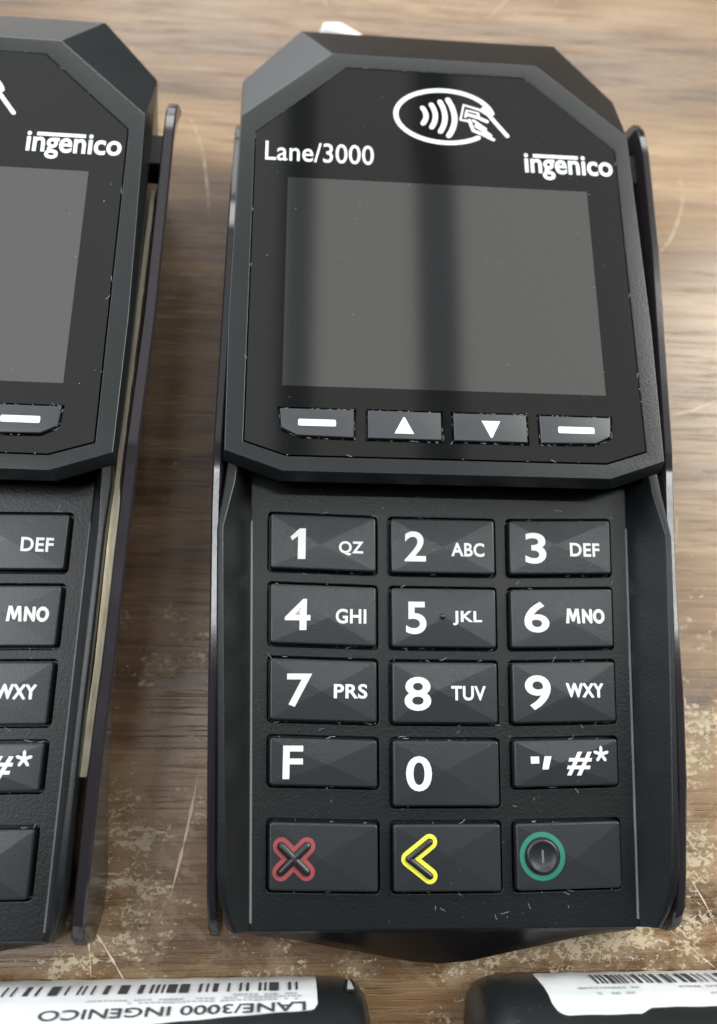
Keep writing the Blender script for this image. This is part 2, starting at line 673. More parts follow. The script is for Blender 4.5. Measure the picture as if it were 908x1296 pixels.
def build_terminal(root, variant):
    """all parts of one payment terminal under the Empty root"""
    # ---- lower body: lofted sections from under the head to the front
    secs = []
    sh_ = 0.0 if variant == 'front' else -1.3
    half = [(34.0, 35.9, 37.2), (26.8, 35.9, 37.9), (23.5, 36.2, 38.1), (15.4, 37.8 + sh_, 39.0 + sh_), (0, 37.2 + sh_, 38.5 + sh_), (-14, 36.6 + sh_, 37.9 + sh_), (-28, 36.0 + sh_, 37.4 + sh_), (-38, 35.4 + sh_, 37.0 + sh_), (-42, 35.1 + sh_, 36.6 + sh_), (-45, 34.5 + sh_ * 0.7, 35.8 + sh_), (-47.2, 33.6 + sh_ * 0.5, 34.8 + sh_ * 0.8)]
    for y, xi, xo in half:
        zr, zk = ridge_z(y), kz(y)
        t_ = 1 + 0.00085 * y
        pts = [(0, zk - 2.6), (30, zk - 2.6), (32.95 * t_, zk - 2.5), (33.1 * t_, zk + 0.1), (33.4 * t_, zk + 0.45), (xi, zr - 0.15), (xi + 0.35, zr), (xo - 0.3, zr), (xo, zr - 0.5), (xo - 0.3, zr * 0.62), (xo - 1.4, 5.0), (xo - 3.0, 2.2)]
        secs.append([(x, y, z) for x, z in pts])
    # front face of the lower body
    fr = []
    for (x, y, z), zz in zip(secs[-1], [9.0] * 3 + [9.4, 9.6, 10.2, 10.4, 10.0, 9.4, 8.5, 4.5, 2.2]):
        fr.append((x * 0.985, -49.6 + abs(x) * 0.06 if x < 31 else -47.9 + (x - 31) * 0.35, zz))
    fr2 = []
    for (x, y, z) in fr:
        fr2.append((x * 0.97, (y + 0.1) if x < 31 else y + 0.5, min(z, 3.2)))
    secs += [fr, fr2]
    n = len(secs[0])
    V, F = [], []
    for sgn in (1, -1):
        o = len(V)
        V += [(sgn * x, y, z) for s_ in secs for x, y, z in s_]
        for k_ in range(len(secs) - 1):
            for i in range(n - 1):
                a = o + k_ * n + i
                F.append((a, a + 1, a + n + 1, a + n))
    me = mesh(V, F)
    bm = bmesh.new()
    bm.from_mesh(me)
    bmesh.ops.remove_doubles(bm, verts=bm.verts, dist=0.001)
    bmesh.ops.holes_fill(bm, edges=[e for e in bm.edges if e.is_boundary])
    bmesh.ops.recalc_face_normals(bm, faces=bm.faces)
    bm.to_mesh(me)
    bm.free()
    me = remap(me, scaled)
    finish('lower_body', me, M['body'], root, 50, wn=True)

    # ---- keypad plate with one opening per key
    v, f = prism([(-31.9, -47.3), (31.9, -47.3), (34.1, 33.0), (-34.1, 33.0)], -2.4, 0.0)
    pm = mesh(v, f)
    cuts = []
    for r_, c_, xa, ya, xb, yb in KEYS:
        pts = [(x * (1 + TAPER * (y + ARC * x * x)), y + ARC * x * x) for x, y in rrect(xa, ya, xb, yb, 0.75, 4)]
        cuts.append(prism(pts, -2.0, 1.0))
    pm = cut(pm, mesh(*join(cuts)))
    pm = remap(bevel(pm, 0.2, 2, 40), KP)
    finish('keypad_plate', pm, M['plate'], root, 40, wn=True)
    for sg in (1, -1):
        br = []
        for y in range(-46, 24, 5):
            xc = sg * 33.12 * (1 + 0.00085 * y)
            br.append([(xc + 0.27 * math.cos(math.pi * q / 4) * sg, y, 0.02 + 0.24 * math.sin(math.pi * q / 4)) for q in range(5)])
        V_ = [p for r0 in br for p in r0]
        F_ = [(k_ * 5 + q, k_ * 5 + q + 1, k_ * 5 + q + 6, k_ * 5 + q + 5) for k_ in range(len(br) - 1) for q in range(4)]
        finish('edge_bead', remap(mesh(V_, F_), KP), M['bead'], root, 60)
    # front nose below the keypad
    nose = []
    for x in [-31.55, -24, -14, -5, 0, 5, 14, 24, 31.55]:
        yv = -53.2 + max(0, abs(x) - 3) * 0.185
        nose.append([(x, -47.0, kz(-47.0) - 0.05), (x, -47.55, kz(-47.4) - 0.25), (x, (yv - 47.6) / 2 - 0.35, 9.2), (x, yv, 5.6), (x, yv + 0.15, 3.0), (x, yv + 2.5, 1.9), (x, -45, 1.9), (x, -45, 8.0)])
    nv, nf = rings(nose)
    finish('front_nose', remap(bevel(mesh(nv, nf), 0.3, 2, 30), scaled), M['nose'], root, 50, wn=True)

    # ---- keys
    for r_, c_, xa, ya, xb, yb in KEYS:
        me, box, fan = key_mesh((xa, ya, xb, yb))
        key = finish('key', me, M['key'], root, 60)
        for q in fan:
            me.polygons[q].use_smooth = False
        f_ = on_key(box)
        for s_, (lx0, ly0, lx1, ly1) in LEG.get((r_, c_), []):
            big = len(s_) == 1
            if s_ == '1':
                w_, h_ = lx1 - lx0, ly1 - ly0
                one = [(0.0, 0.70), (0.62, 1.0), (1.0, 1.0), (0.98, 0.0), (0.44, 0.0), (0.44, 0.70), (0.06, 0.60 - 0.06)]
                one = [(0.0, 0.72), (0.60, 1.0), (1.0, 1.0), (1.0, 0.0), (0.50, 0.0), (0.50, 0.75), (0.13, 0.60)]
                finish('key_digit', flat_mesh(poly2([(lx0 + a * w_, ly0 + b * h_) for a, b in one]), f_, 0.045), M['white'], key)
                continue
            if s_ == 'MNO':
                w_, h_ = (lx1 - lx0) * 0.37, ly1 - ly0
                em = [(0, 0), (0.10, 1), (0.34, 1), (0.5, 0.52), (0.66, 1), (0.90, 1), (1, 0), (0.79, 0), (0.74, 0.62), (0.58, 0.13), (0.42, 0.13), (0.26, 0.62), (0.21, 0)]
                em = ([(lx0 + a * w_, ly0 + b * h_) for a, b in em], [(0, 1, 11, 12), (1, 2, 11), (2, 3, 10, 11), (3, 9, 10), (3, 4, 8, 9), (4, 5, 8), (5, 6, 7, 8)])
                no = bold_copies(text_box('NO', lx0 + w_ + 0.4, ly0 + 0.1, lx1 - 0.1, ly1 - 0.1, 0.02, 0.0, 1.1), 0.11)
                finish('key_letters', layered([em] + no, f_, 0.045), M['white'], key)
                continue
            if s_ in ('WXY',):
                geo = bold_copies(text_box(s_, lx0 + 0.12, ly0 + 0.1, lx1 - 0.12, ly1 - 0.1, 0.006, 0.0, 1.08), 0.12)
                finish('key_letters', layered(geo, f_, 0.045), M['white'], key)
                continue
            finish('key_digit' if big else 'key_letters', flat_mesh(text_box(s_, lx0, ly0, lx1, ly1, 0.019 if big else 0.025, 0.0, 1.0 if big else 1.06), f_, 0.045), M['white'], key)
        if (r_, c_) == (1, 1):
            nv_, nf_ = [], []
            for j in range(5):
                a = math.pi / 2 * j / 4
                for i in range(14):
                    t = 2 * math.pi * i / 14
                    nv_.append((-0.31 + 0.52 * math.cos(a) * math.cos(t), 2.7 + 0.52 * math.cos(a) * math.sin(t), 0.02 + 0.42 * math.sin(a)))
            for j in range(4):
                for i in range(14):
                    nf_.append((j * 14 + i, j * 14 + (i + 1) % 14, (j + 1) * 14 + (i + 1) % 14, (j + 1) * 14 + i))
            finish('touch_dot', remap(mesh(nv_, nf_), f_), M['icon_black'], key, 60)
        if (r_, c_) == (3, 2):
            finish('key_symbol', flat_mesh(poly2([(14.33, -20.4), (15.78, -20.38), (15.78, -21.5), (14.38, -21.55)]), f_, 0.045), M['white'], key)
            finish('key_symbol', flat_mesh(poly2([(16.7, -20.36), (17.9, -20.34), (17.3, -22.46), (16.25, -22.46)]), f_, 0.045), M['white'], key)
            finish('key_symbol', flat_mesh(text_box('#', 20.45, -23.42, 24.9, -19.6, 0.022, 0.22), f_, 0.045), M['white'], key)
            star = []
            for i in range(5):
                a = math.radians(90 + 72 * i)
                star.append(stroke2([(26.5, -20.0), (26.5 + 1.15 * math.cos(a), -20.0 + 1.15 * math.sin(a))], 0.52, seg=2))
            finish('key_symbol', layered(star, f_, 0.045), M['white'], key)
        if r_ == 4:
            if c_ == 0:
                cx, cy, a, b = -25.05, -36.3, 2.05, 1.95
                segs = [((cx - a, cy - b), (cx + a, cy + b)), ((cx - a, cy + b), (cx + a, cy - b))]
                for i, (p, q) in enumerate(segs):
                    finish('red_outline', flat_mesh(stroke2([p, q], 2.75, seg=8), f_, 0.03 + 0.012 * i), M['red'], key)
                bars = join([bar3(p, q, 1.4) for p, q in segs])
                finish('raised_cross', remap(mesh(*bars), lambda x, y, h: f_(x, y, h + 0.05)), M['icon_black'], key, 60)
            if c_ == 1:
                segs = [((-6.4, -36.4), (-2.95, -33.8)), ((-6.4, -36.4), (-2.95, -39.0))]
                for i, (p, q) in enumerate(segs):
                    finish('yellow_outline', flat_mesh(stroke2([p, q], 2.45, seg=10), f_, 0.03 + 0.012 * i), M['yellow'], key)
                bars = join([bar3(p, q, 1.15) for p, q in segs])
                finish('raised_chevron', remap(mesh(*bars), lambda x, y, h: f_(x, y, h + 0.06)), M['icon_black'], key, 60)
            if c_ == 2:
                cx, cy = 15.75, -36.1
                finish('green_ring', flat_mesh(stroke2(circle(cx, cy, 3.38, 48), 0.8, True), f_, 0.03), M['green'], key)
                rr = [(2.75, 0.0), (2.72, 0.3), (2.55, 0.48), (2.3, 0.5), (2.0, 0.36), (1.2, 0.2), (0.01, 0.16)]
                rv_ = [[(cx + r0 * math.cos(2 * math.pi * i / 32), cy + r0 * math.sin(2 * math.pi * i / 32), h0) for i in range(32)] for r0, h0 in rr]
                btn = rings(rv_, False, True)
                finish('raised_button', remap(mesh(*btn), lambda x, y, h: f_(x, y, h + 0.02)), M['icon_black'], key, 50)
                finish('button_mark', flat_mesh(text_box('I', cx - 0.18, cy - 1.0, cx + 0.18, cy + 1.0), f_, 0.26), M['bead'], key)

    # ---- head
    P = [(-20.6, 113.5, -0.05), (20.6, 113.5, -0.05), (38.0, 97.3, -0.1), (38.6, 54, -0.05), (38.2, 28.3, -0.05), (28.2, 24.75, -0.05), (-28.2, 24.75, -0.05), (-38.2, 28.3, -0.05), (-38.6, 54, -0.05), (-38.0, 97.3, -0.1)]
    Q = [(-26.9, 125.0, -6), (26.9, 125.0, -6), (38.5, 111.2, -6), (38.9, 54, -3.0), (38.5, 27.2, -2.4), (28.9, 23.8, -2.5), (-28.9, 23.8, -2.5), (-38.5, 27.2, -2.4), (-38.9, 54, -3.0), (-38.5, 111.2, -6)]

    def sz(x, y, h):
        return (x, y, ZS + math.tan(AS) * (y - YS) + h)
    r_top = [sz(*p) for p in P]
    r_mid = [sz(*p) for p in Q]
    U = [(-26.4, 124.4), (26.4, 124.4), (37.4, 110.8), (37.6, 54), (37.4, 29.0), (28.6, 26.6), (-28.6, 26.6), (-37.4, 29.0), (-37.6, 54), (-37.4, 110.8)]
    r_low = [(x, y, 20.0 if y > 40 else 24.5) for x, y in U]
    r_bot = [(x * 0.955, y - (2 if y > 100 else 0), 2.2 if y > 40 else 20.0) for x, y in U]
    wo = offset_poly(WIN, -0.22)
    # window outline has 8 corners; give it 10 so that the loops match
    wo10 = [wo[0], wo[1], wo[2], ((wo[2][0] + wo[3][0]) / 2, (wo[2][1] + wo[3][1]) / 2), wo[3], wo[4], wo[5], wo[6], ((wo[6][0] + wo[7][0]) / 2, (wo[6][1] + wo[7][1]) / 2), wo[7]]
    r_in = [sz(x, y, -0.06) for x, y in wo10]
    r_in2 = [sz(x, y, -1.6) for x, y in wo10]
    hv, hf = rings([r_bot, r_low, r_mid, r_top, r_in, r_in2])
    hm = remap(bevel(mesh(hv, hf), 0.22, 2, 8), scaled)
    head = finish('head_housing', hm, M['head'], root, 50, wn=True)
    if variant == 'neighbour':
        # small square pocket in the corner facet
        pk = prism(rrect(-1.1, -1.7, 1.1, 1.7, 0.25), -0.1, 0.12)
        nrm = ((Vector(r_mid[2]) - Vector(r_top[1])).cross(Vector(r_mid[1]) - Vector(r_top[1]))).normalized()
        if nrm.z < 0:
            nrm = -nrm
        cpt = (Vector(r_top[1]) * 0.22 + Vector(r_top[2]) * 0.33 + Vector(r_mid[2]) * 0.33 + Vector(r_mid[1]) * 0.12)
        cpt.x = 34.3
        cpt.y = 107.0
        p0 = Vector(r_top[1])
        cpt.z = p0.z - ((cpt.x - p0.x) * nrm.x + (cpt.y - p0.y) * nrm.y) / nrm.z
        ex = Vector((1, 0, -nrm.x / nrm.z)).normalized()
        ey = nrm.cross(ex)
        finish('corner_pocket', remap(mesh(*pk), lambda x, y, h: (cpt + ex * x + ey * y + nrm * h) * S), M['black'], head)

    # ---- black window with openings for the display and the soft keys
    wv, wf = prism(WIN, -1.2, 0.0)
    wm = mesh(wv, wf)
    cuts = [prism(s_, -2, 1) for s_ in SOFT] + [prism([(DISP[0], DISP[1]), (DISP[2], DISP[1]), (DISP[2], DISP[3]), (DISP[0], DISP[3])], -0.12, 1)]
    wm = cut(wm, mesh(*join(cuts)))
    wm = remap(bevel(wm, 0.07, 1, 40), SP)
    win = finish('window_panel', wm, M['glass'], root, 30, wn=True)
    dv, df = prism([(DISP[0] + 0.02, DISP[1] + 0.02), (DISP[2] - 0.02, DISP[1] + 0.02), (DISP[2] - 0.02, DISP[3] - 0.02), (DISP[0] + 0.02, DISP[3] - 0.02)], -0.11, -0.045)
    finish('display', remap(mesh(dv, df), SP), M['display'], win)

    # ---- print on the window
    finish('model_lettering', flat_mesh(text_box('Lane/3000', -33.15, 87.25, -12.5, 91.65, 0.006, 0, 1.02), SP, 0.02), M['white'], win)
    finish('brand_lettering', flat_mesh(text_box('ingenico', 16.85, 85.9, 34.3, 91.85, 0.022), SP, 0.02), M['white'], win)
    finish('brand_bar', flat_mesh(poly2([(18.6, 90.95), (27.55, 90.95), (27.55, 91.75), (18.6, 91.75)]), SP, 0.02), M['white'], win)
    ell = [(1.55 + 9.65 * math.cos(math.radians(a)), 99.55 + 6.25 * math.sin(math.radians(a))) for a in range(12, 316, 6)]
    finish('emblem_oval', flat_mesh(stroke2(ell, 1.0), SP, 0.02), M['white'], win)
    for (tx, ty), (mx, my), (bx_, by_), w in [((-2.8, 101.3), (-2.15, 99.45), (-2.8, 97.6), 1.0), ((-1.05, 102.2), (-0.3, 99.5), (-1.1, 96.8), 1.02), ((0.7, 103.0), (1.6, 99.35), (0.6, 95.9), 1.05), ((2.3, 103.6), (3.5, 99.2), (2.2, 95.0), 1.1)]:
        pts = []
        for i in range(11):
            t = i / 10
            cx_, cy_ = 2 * mx - (tx + bx_) / 2, 2 * my - (ty + by_) / 2
            pts.append(((1 - t) ** 2 * tx + 2 * t * (1 - t) * cx_ + t * t * bx_, (1 - t) ** 2 * ty + 2 * t * (1 - t) * cy_ + t * t * by_))
        finish('emblem_wave', flat_mesh(stroke2(pts, w), SP, 0.02), M['white'], win)
    hand = [([(6.2, 98.75), (4.65, 98.95), (5.4, 102.55), (8.7, 101.55), (9.9, 100.6)], 0.55),
            ([(5.65, 99.7), (5.95, 101.3), (8.2, 100.75), (8.3, 100.2)], 0.5),
            ([(6.1, 100.3), (8.0, 99.75), (9.9, 98.85)], 0.75),
            ([(6.4, 98.9), (7.1, 96.5), (8.9, 95.75), (11.0, 94.6)], 0.7),
            ([(7.2, 98.9), (9.55, 97.0)], 0.6), ([(7.7, 97.6), (8.6, 97.0), (10.4, 95.5)], 0.8),
            ([(9.3, 101.9), (11.4, 98.9), (13.8, 95.6)], 0.85)]
    for i, (pts, w) in enumerate(hand):
        finish('emblem_hand', flat_mesh(stroke2(pts, w), SP, 0.02 + 0.008 * i), M['white'], win)

    # ---- soft keys
    icons = [poly2(rrect(-25.9, 32.85, -19.4, 34.1, 0.3)), poly2([(-9.35, 31.9), (-5.95, 31.9), (-7.5, 34.95), (-7.8, 34.95)]), poly2([(5.9, 34.75), (9.2, 34.75), (7.7, 31.6), (7.4, 31.6)]), poly2(rrect(19.4, 32.85, 25.9, 34.1, 0.3))]
    for pts, ic in zip(SOFT, icons):
        inn = offset_poly(pts, 0.42)
        inn2 = offset_poly(pts, 0.55)
        inn3 = offset_poly(pts, 0.85)
        sv, sf = rings([[(x, y, -1.15) for x, y in inn], [(x, y, 0.3) for x, y in inn], [(x, y, 0.45) for x, y in inn2], [(x, y, 0.52) for x, y in inn3]], True, True)
        sk = finish('soft_key', remap(mesh(sv, sf), SP), M['softkey'], root, 30)
        finish('soft_key_icon', flat_mesh(ic, SP, 0.545), M['white'], sk)

    # ---- side shields
    prof_z = [(-48, 11.5), (-47, 14.0), (-44, 16.0), (-36, 18.4), (-25, 21.6), (-14, 23.7), (-7, 24.67), (0, 25.34), (7, 26.15), (14, 27.15), (21, 28.35), (28, 29.75), (32, 30.15), (60, 30.8), (96, 31.7), (102, 31.2), (105, 29.5), (106.5, 26.5)]
    prof_b = [(-48, 5), (-44, 1.2), (-38, 1.0), (-25, 9.0), (0, 16.5), (25, 19.0), (90, 20.0), (100, 21), (106.5, 25)]
    if variant == 'front':
        tabs = {1: [(106.5, 43.5), (95, 43.6), (73, 43.1), (46, 41.6), (27, 40.6), (0, 39.9), (-26, 39.5), (-44, 39.2), (-48, 38.6)],
                -1: [(106.5, 40.0), (72, 39.9), (47, 40.1), (30, 40.3), (19, 40.3), (-14, 39.4), (-43, 38.6), (-48, 38.2)]}
        th = {1: 1.75, -1: 1.6}
    else:
        tabs = {1: [(106.5, 43.3), (87, 43.2), (56, 42.9), (26, 41.9), (12, 41.2), (-6, 40.6), (-25, 39.5), (-36, 38.8), (-48, 38.1)],
                -1: [(106.5, 40.6), (56, 40.4), (26, 40.4), (-6, 39.6), (-48, 38.6)]}
        th = {1: 2.15, -1: 1.7}
    for sg in (1, -1):
        secs = []
        ys = sorted(set([p[0] for p in prof_z] + [p[0] for p in prof_b] + [p[0] for p in tabs[sg]]))
        for y in ys:
            xo, zt, zb = lerp_tab(y, tabs[sg]), lerp_tab(y, prof_z), lerp_tab(y, prof_b)
            if sg < 0 and variant == 'front' and y > 80:
                zt -= min(6, (y - 80) * 0.35)
                zb = min(zb, zt - 1)
            lean = 0.17 * max(0, min(1, (y + 40) / 40)) * (zt - zb)
            xi = xo - th[sg]
            secs.append([(sg * (xi - lean), y, zb), (sg * xi, y, zt - 0.35), (sg * (xi + 0.3), y, zt), (sg * (xo - 0.35), y, zt), (sg * xo, y, zt - 0.4), (sg * (xo - lean), y, zb)])
        sv, sf = rings(secs)
        sh = finish('side_shield', remap(bevel(mesh(sv, sf), 0.12, 1, 50), scaled), M['shield'], root, 40)
        for ya, yb_ in ((90.5, 97.5),):
            xo = lerp_tab(94, tabs[sg]) - th[sg]
            bxv, bxf = prism([(sg * 36.5, ya), (sg * (xo + 0.1), ya), (sg * (xo + 0.1), yb_), (sg * 36.5, yb_)], 23.0, 29.0)
            finish('shield_clip', remap(bevel(mesh(bxv, bxf), 0.2, 1, 30), scaled), M['black'], sh)
    if variant == 'neighbour':
        secs = []
        for y in [x for x in range(-23, 91, 3)]:
            z = ridge_z(min(y, 22)) - 2.8 - (0.03 * max(0, y - 22))
            xc = lerp_tab(y, [(-23, 36.5), (-6, 37.7), (21, 38.5), (90, 39.2)])
            w = (0.66 if y < 24 else 0.25) + random.uniform(-0.1, 0.1)
            secs.append([(xc - 0.62, y, z - 5), (xc - 0.62, y, z), (xc + w, y, z), (xc + w, y, z - 5)])
        sv, sf = rings(secs)
        finish('tan_spacer_strip', remap(mesh(sv, sf), scaled), M['strip'], root, 40)

    # ---- lint caught along the key gaps and specks of dust
    rnd = random.Random(11 if variant == 'front' else 5)
    LV, LF = [], []

    def fibre(frame, x, y, h, ang, ln, w=0.07):
        pts = []
        a = ang
        cx, cy = x, y
        for i in range(4):
            pts.append((cx, cy))
            cx += math.cos(a) * ln / 3
            cy += math.sin(a) * ln / 3
            a += rnd.uniform(-0.7, 0.7)
        o = len(LV)
        for i, (px, py) in enumerate(pts):
            hh = h + 0.05 * math.sin(i)
            nx_, ny_ = -math.sin(ang) * w / 2, math.cos(ang) * w / 2
            LV.append(frame(px + nx_, py + ny_, hh))
            LV.append(frame(px - nx_, py - ny_, hh))
        for i in range(3):
            LF.append((o + 2 * i, o + 2 * i + 1, o + 2 * i + 3, o + 2 * i + 2))

    def speck(frame, x, y, h, r):
        o = len(LV)
        for i in range(5):
            t = 2 * math.pi * i / 5
            rr_ = r * rnd.uniform(0.6, 1.2)
            LV.append(frame(x + rr_ * math.cos(t), y + rr_ * math.sin(t), h))
        LF.append(tuple(range(o, o + 5)))
    for r_, c_, xa, ya, xb, yb in KEYS:
        for side in (ya + 0.2, yb - 0.15):
            for _ in range(rnd.randint(2, 6)):
                x = rnd.uniform(xa + 0.5, xb - 0.5)
                y = side + ARC * x * x + rnd.uniform(-0.25, 0.25)
                if rnd.random() < 0.45:
                    fibre(KP, x, y, rnd.uniform(0.02, 0.25), rnd.gauss(0, 0.5), rnd.uniform(0.4, 1.4), 0.06)
                else:
                    speck(KP, x, y, rnd.uniform(0.02, 0.2), rnd.uniform(0.04, 0.1))
        for _ in range(2):
            x = rnd.uniform(xa + 1, xb - 1)
            y = rnd.uniform(ya + 1, yb - 1) + ARC * x * x
            if rnd.random() < 0.6:
                speck(KP, x, y, KEY_TOP + DOME + 0.05, rnd.uniform(0.03, 0.06))
    for a_ in range(18):
        fibre(KP, rnd.uniform(-31, 31), rnd.choice([20.9, 8.6, -3.8, -16.4, -28.2, -43.8, -45, 22]) + rnd.gauss(0, 0.4), 0.03, rnd.uniform(-1.6, 1.6), rnd.uniform(0.3, 1.5), 0.045)
    for pts in SOFT:
        o_ = offset_poly(pts, 0.18)
        for i in range(len(o_)):
            p, q = Vector(o_[i]), Vector(o_[(i + 1) % len(o_)])
            k_ = int((q - p).length * 0.9)
            for _ in range(k_):
                t = rnd.random()
                w_ = p.lerp(q, t)
                d = q - p
                if rnd.random() < 0.55:
                    fibre(SP, w_.x, w_.y, rnd.uniform(-0.05, 0.12), math.atan2(d.y, d.x) + rnd.gauss(0, 0.25), rnd.uniform(0.2, 0.9), 0.05)
                else:
                    speck(SP, w_.x, w_.y, rnd.uniform(-0.05, 0.1), rnd.uniform(0.04, 0.1))
    wl = offset_poly(WIN, -0.1)
    for i in range(8):
        p, q = Vector(wl[i]), Vector(wl[(i + 1) % 8])
        for _ in range(int((q - p).length * 0.12)):
            w_ = p.lerp(q, rnd.random())
            d = q - p
            if rnd.random() < 0.5:
                fibre(SP, w_.x, w_.y, 0.14, math.atan2(d.y, d.x) + rnd.gauss(0, 0.3), rnd.uniform(0.3, 1.2), 0.06)
            else:
                speck(SP, w_.x, w_.y, 0.14, rnd.uniform(0.04, 0.13))
    for _ in range(34):
        x, y = rnd.uniform(-34, 34), rnd.uniform(38, 104)
        if abs(x) > 34 - max(0, y - 93):
            continue
        speck(SP, x, y, 0.03, rnd.uniform(0.04, 0.11))
    lm = bpy.data.meshes.new('lint')
    lm.from_pydata([tuple(v) for v in LV], [], LF)
    lo = finish('lint_specks', lm, M['lint'], root)
    lo['kind'] = 'stuff'


def thing(name, label, cat, loc=(0, 0, 0), rotz=0.0, group=None):
    o = bpy.data.objects.new(name, None)
    o.empty_display_size = 0.02
    C.objects.link(o)
    o.location = loc
    o.rotation_euler = (0, 0, rotz)
    o['label'] = label
    o['category'] = cat
    if group:
        o['group'] = group
    return o


# ------------------------------------------------------------------ table
tv = []
tab = mesh(*prism([(-420, -330), (420, -330), (420, 520), (-420, 520)], -25, 0))
tab = remap(bevel(tab, 1.5, 2, 30), scaled)
table = finish('table_top', tab, M['wood'], None)
table['kind'] = 'structure'


def scratch(pts, w):
    n = 9
    P = []
    for i in range(len(pts) - 1):
        for k in range(n):
            t = k / n
            p0, p1, p2, p3 = pts[max(0, i - 1)], pts[i], pts[i + 1], pts[min(len(pts) - 1, i + 2)]
            P.append(tuple(0.5 * (2 * p1[j] + (p2[j] - p0[j]) * t + (2 * p0[j] - 5 * p1[j] + 4 * p2[j] - p3[j]) * t * t + (3 * p1[j] - p0[j] - 3 * p2[j] + p3[j]) * t ** 3) for j in (0, 1)))
    P.append(pts[-1])
    V, F = [], []
    m = len(P)
    for i, p in enumerate(P):
        a, b = P[max(0, i - 1)], P[min(m - 1, i + 1)]
        d = (Vector(b) - Vector(a)).normalized()
        ww = w * (0.25 + 0.75 * math.sin(math.pi * (i + 0.5) / m)) * random.uniform(0.1, 1.3) * 0.36
        V += [(p[0] - d.y * ww / 2, p[1] + d.x * ww / 2, 0.03), (p[0] + d.y * ww / 2, p[1] - d.x * ww / 2, 0.03)]
    for i in range(m - 1):
        F.append((2 * i, 2 * i + 1, 2 * i + 3, 2 * i + 2))
    finish('scratch', remap(mesh(V, F), scaled), M['scratch'], table)


for pts, w in [([(-53, 129), (-49.7, 119.8), (-47.8, 108.4), (-46.9, 99.6)], 0.9), ([(66.2, 118), (65.8, 110.6), (62.2, 101.2), (58.5, 96)], 0.8), ([(52, 53.2), (59.7, 54.4), (72, 60)], 0.7),
               ([(-62, -44), (-57, -50), (-52, -57)], 1.3), ([(-60, -46), (-58.5, -55)], 1.0), ([(-42.5, -22), (-44, -32), (-46, -42)], 1.4), ([(40, -47), (46, -52), (52, -57)], 0.6), ([(30, -48), (29, -54)], 0.5), ([(25, -50), (20, -57)], 0.4), ([(20, 165), (30, 178), (36, 190)], 0.6), ([(47, -40), (50, -46), (52, -53)], 0.6), ([(54, 30), (53, 24)], 0.5), ([(-12, 150), (-22, 170)], 0.5)]:
    scratch(pts, w)

# ------------------------------------------------------------------ the two terminals lying on their backs
main = thing('payment_terminal', 'black card payment terminal facing up in the centre, whole keypad and display visible', 'payment terminal', group='payment terminals lying face up')
build_terminal(main, 'front')
side = thing('payment_terminal', 'black card payment terminal cut off by the left edge, tan strip inside its side shield', 'payment terminal', (-95.064 * S, -0.69 * S, 0), math.radians(-0.564), 'payment terminals lying face up')
build_terminal(side, 'neighbour')

# ------------------------------------------------------------------ two terminals lying face down at the bottom edge
PROF = [(-57.0, 0.6), (-55.5, 1.4), (-55.15, 3.0), (-55.2, 6.0), (-55.5, 9.0), (-56.0, 12.0), (-56.9, 14.8), (-58.3, 17.4), (-60.6, 20.0), (-64.5, 22.8), (-72, 26.5), (-85, 30.5), (-110, 34.5), (-150, 36), (-205, 31), (-219, 24), (-222, 12), (-220, 1)]


def prof_at(s):
    """arc length from the profile's third point -> (y, z, ny, nz)"""
    pts = PROF[2:]
    if s < 0:
        s = 0
    for i in range(len(pts) - 1):
        a, b = Vector(pts[i]), Vector(pts[i + 1])
        ln = (b - a).length
        if s <= ln or i == len(pts) - 2:
            t = s / ln
            p = a.lerp(b, t)

            def nrm(j):
                j0, j1 = max(0, j - 1), min(len(pts) - 1, j + 1)
                d = (Vector(pts[j1]) - Vector(pts[j0])).normalized()
                return Vector((d.y, -d.x))
            n_ = nrm(i).lerp(nrm(i + 1), t).normalized()
            if n_.x < -0.9:
                n_ = -n_
            return p.x, p.y, n_.x, n_.y
        s -= ln


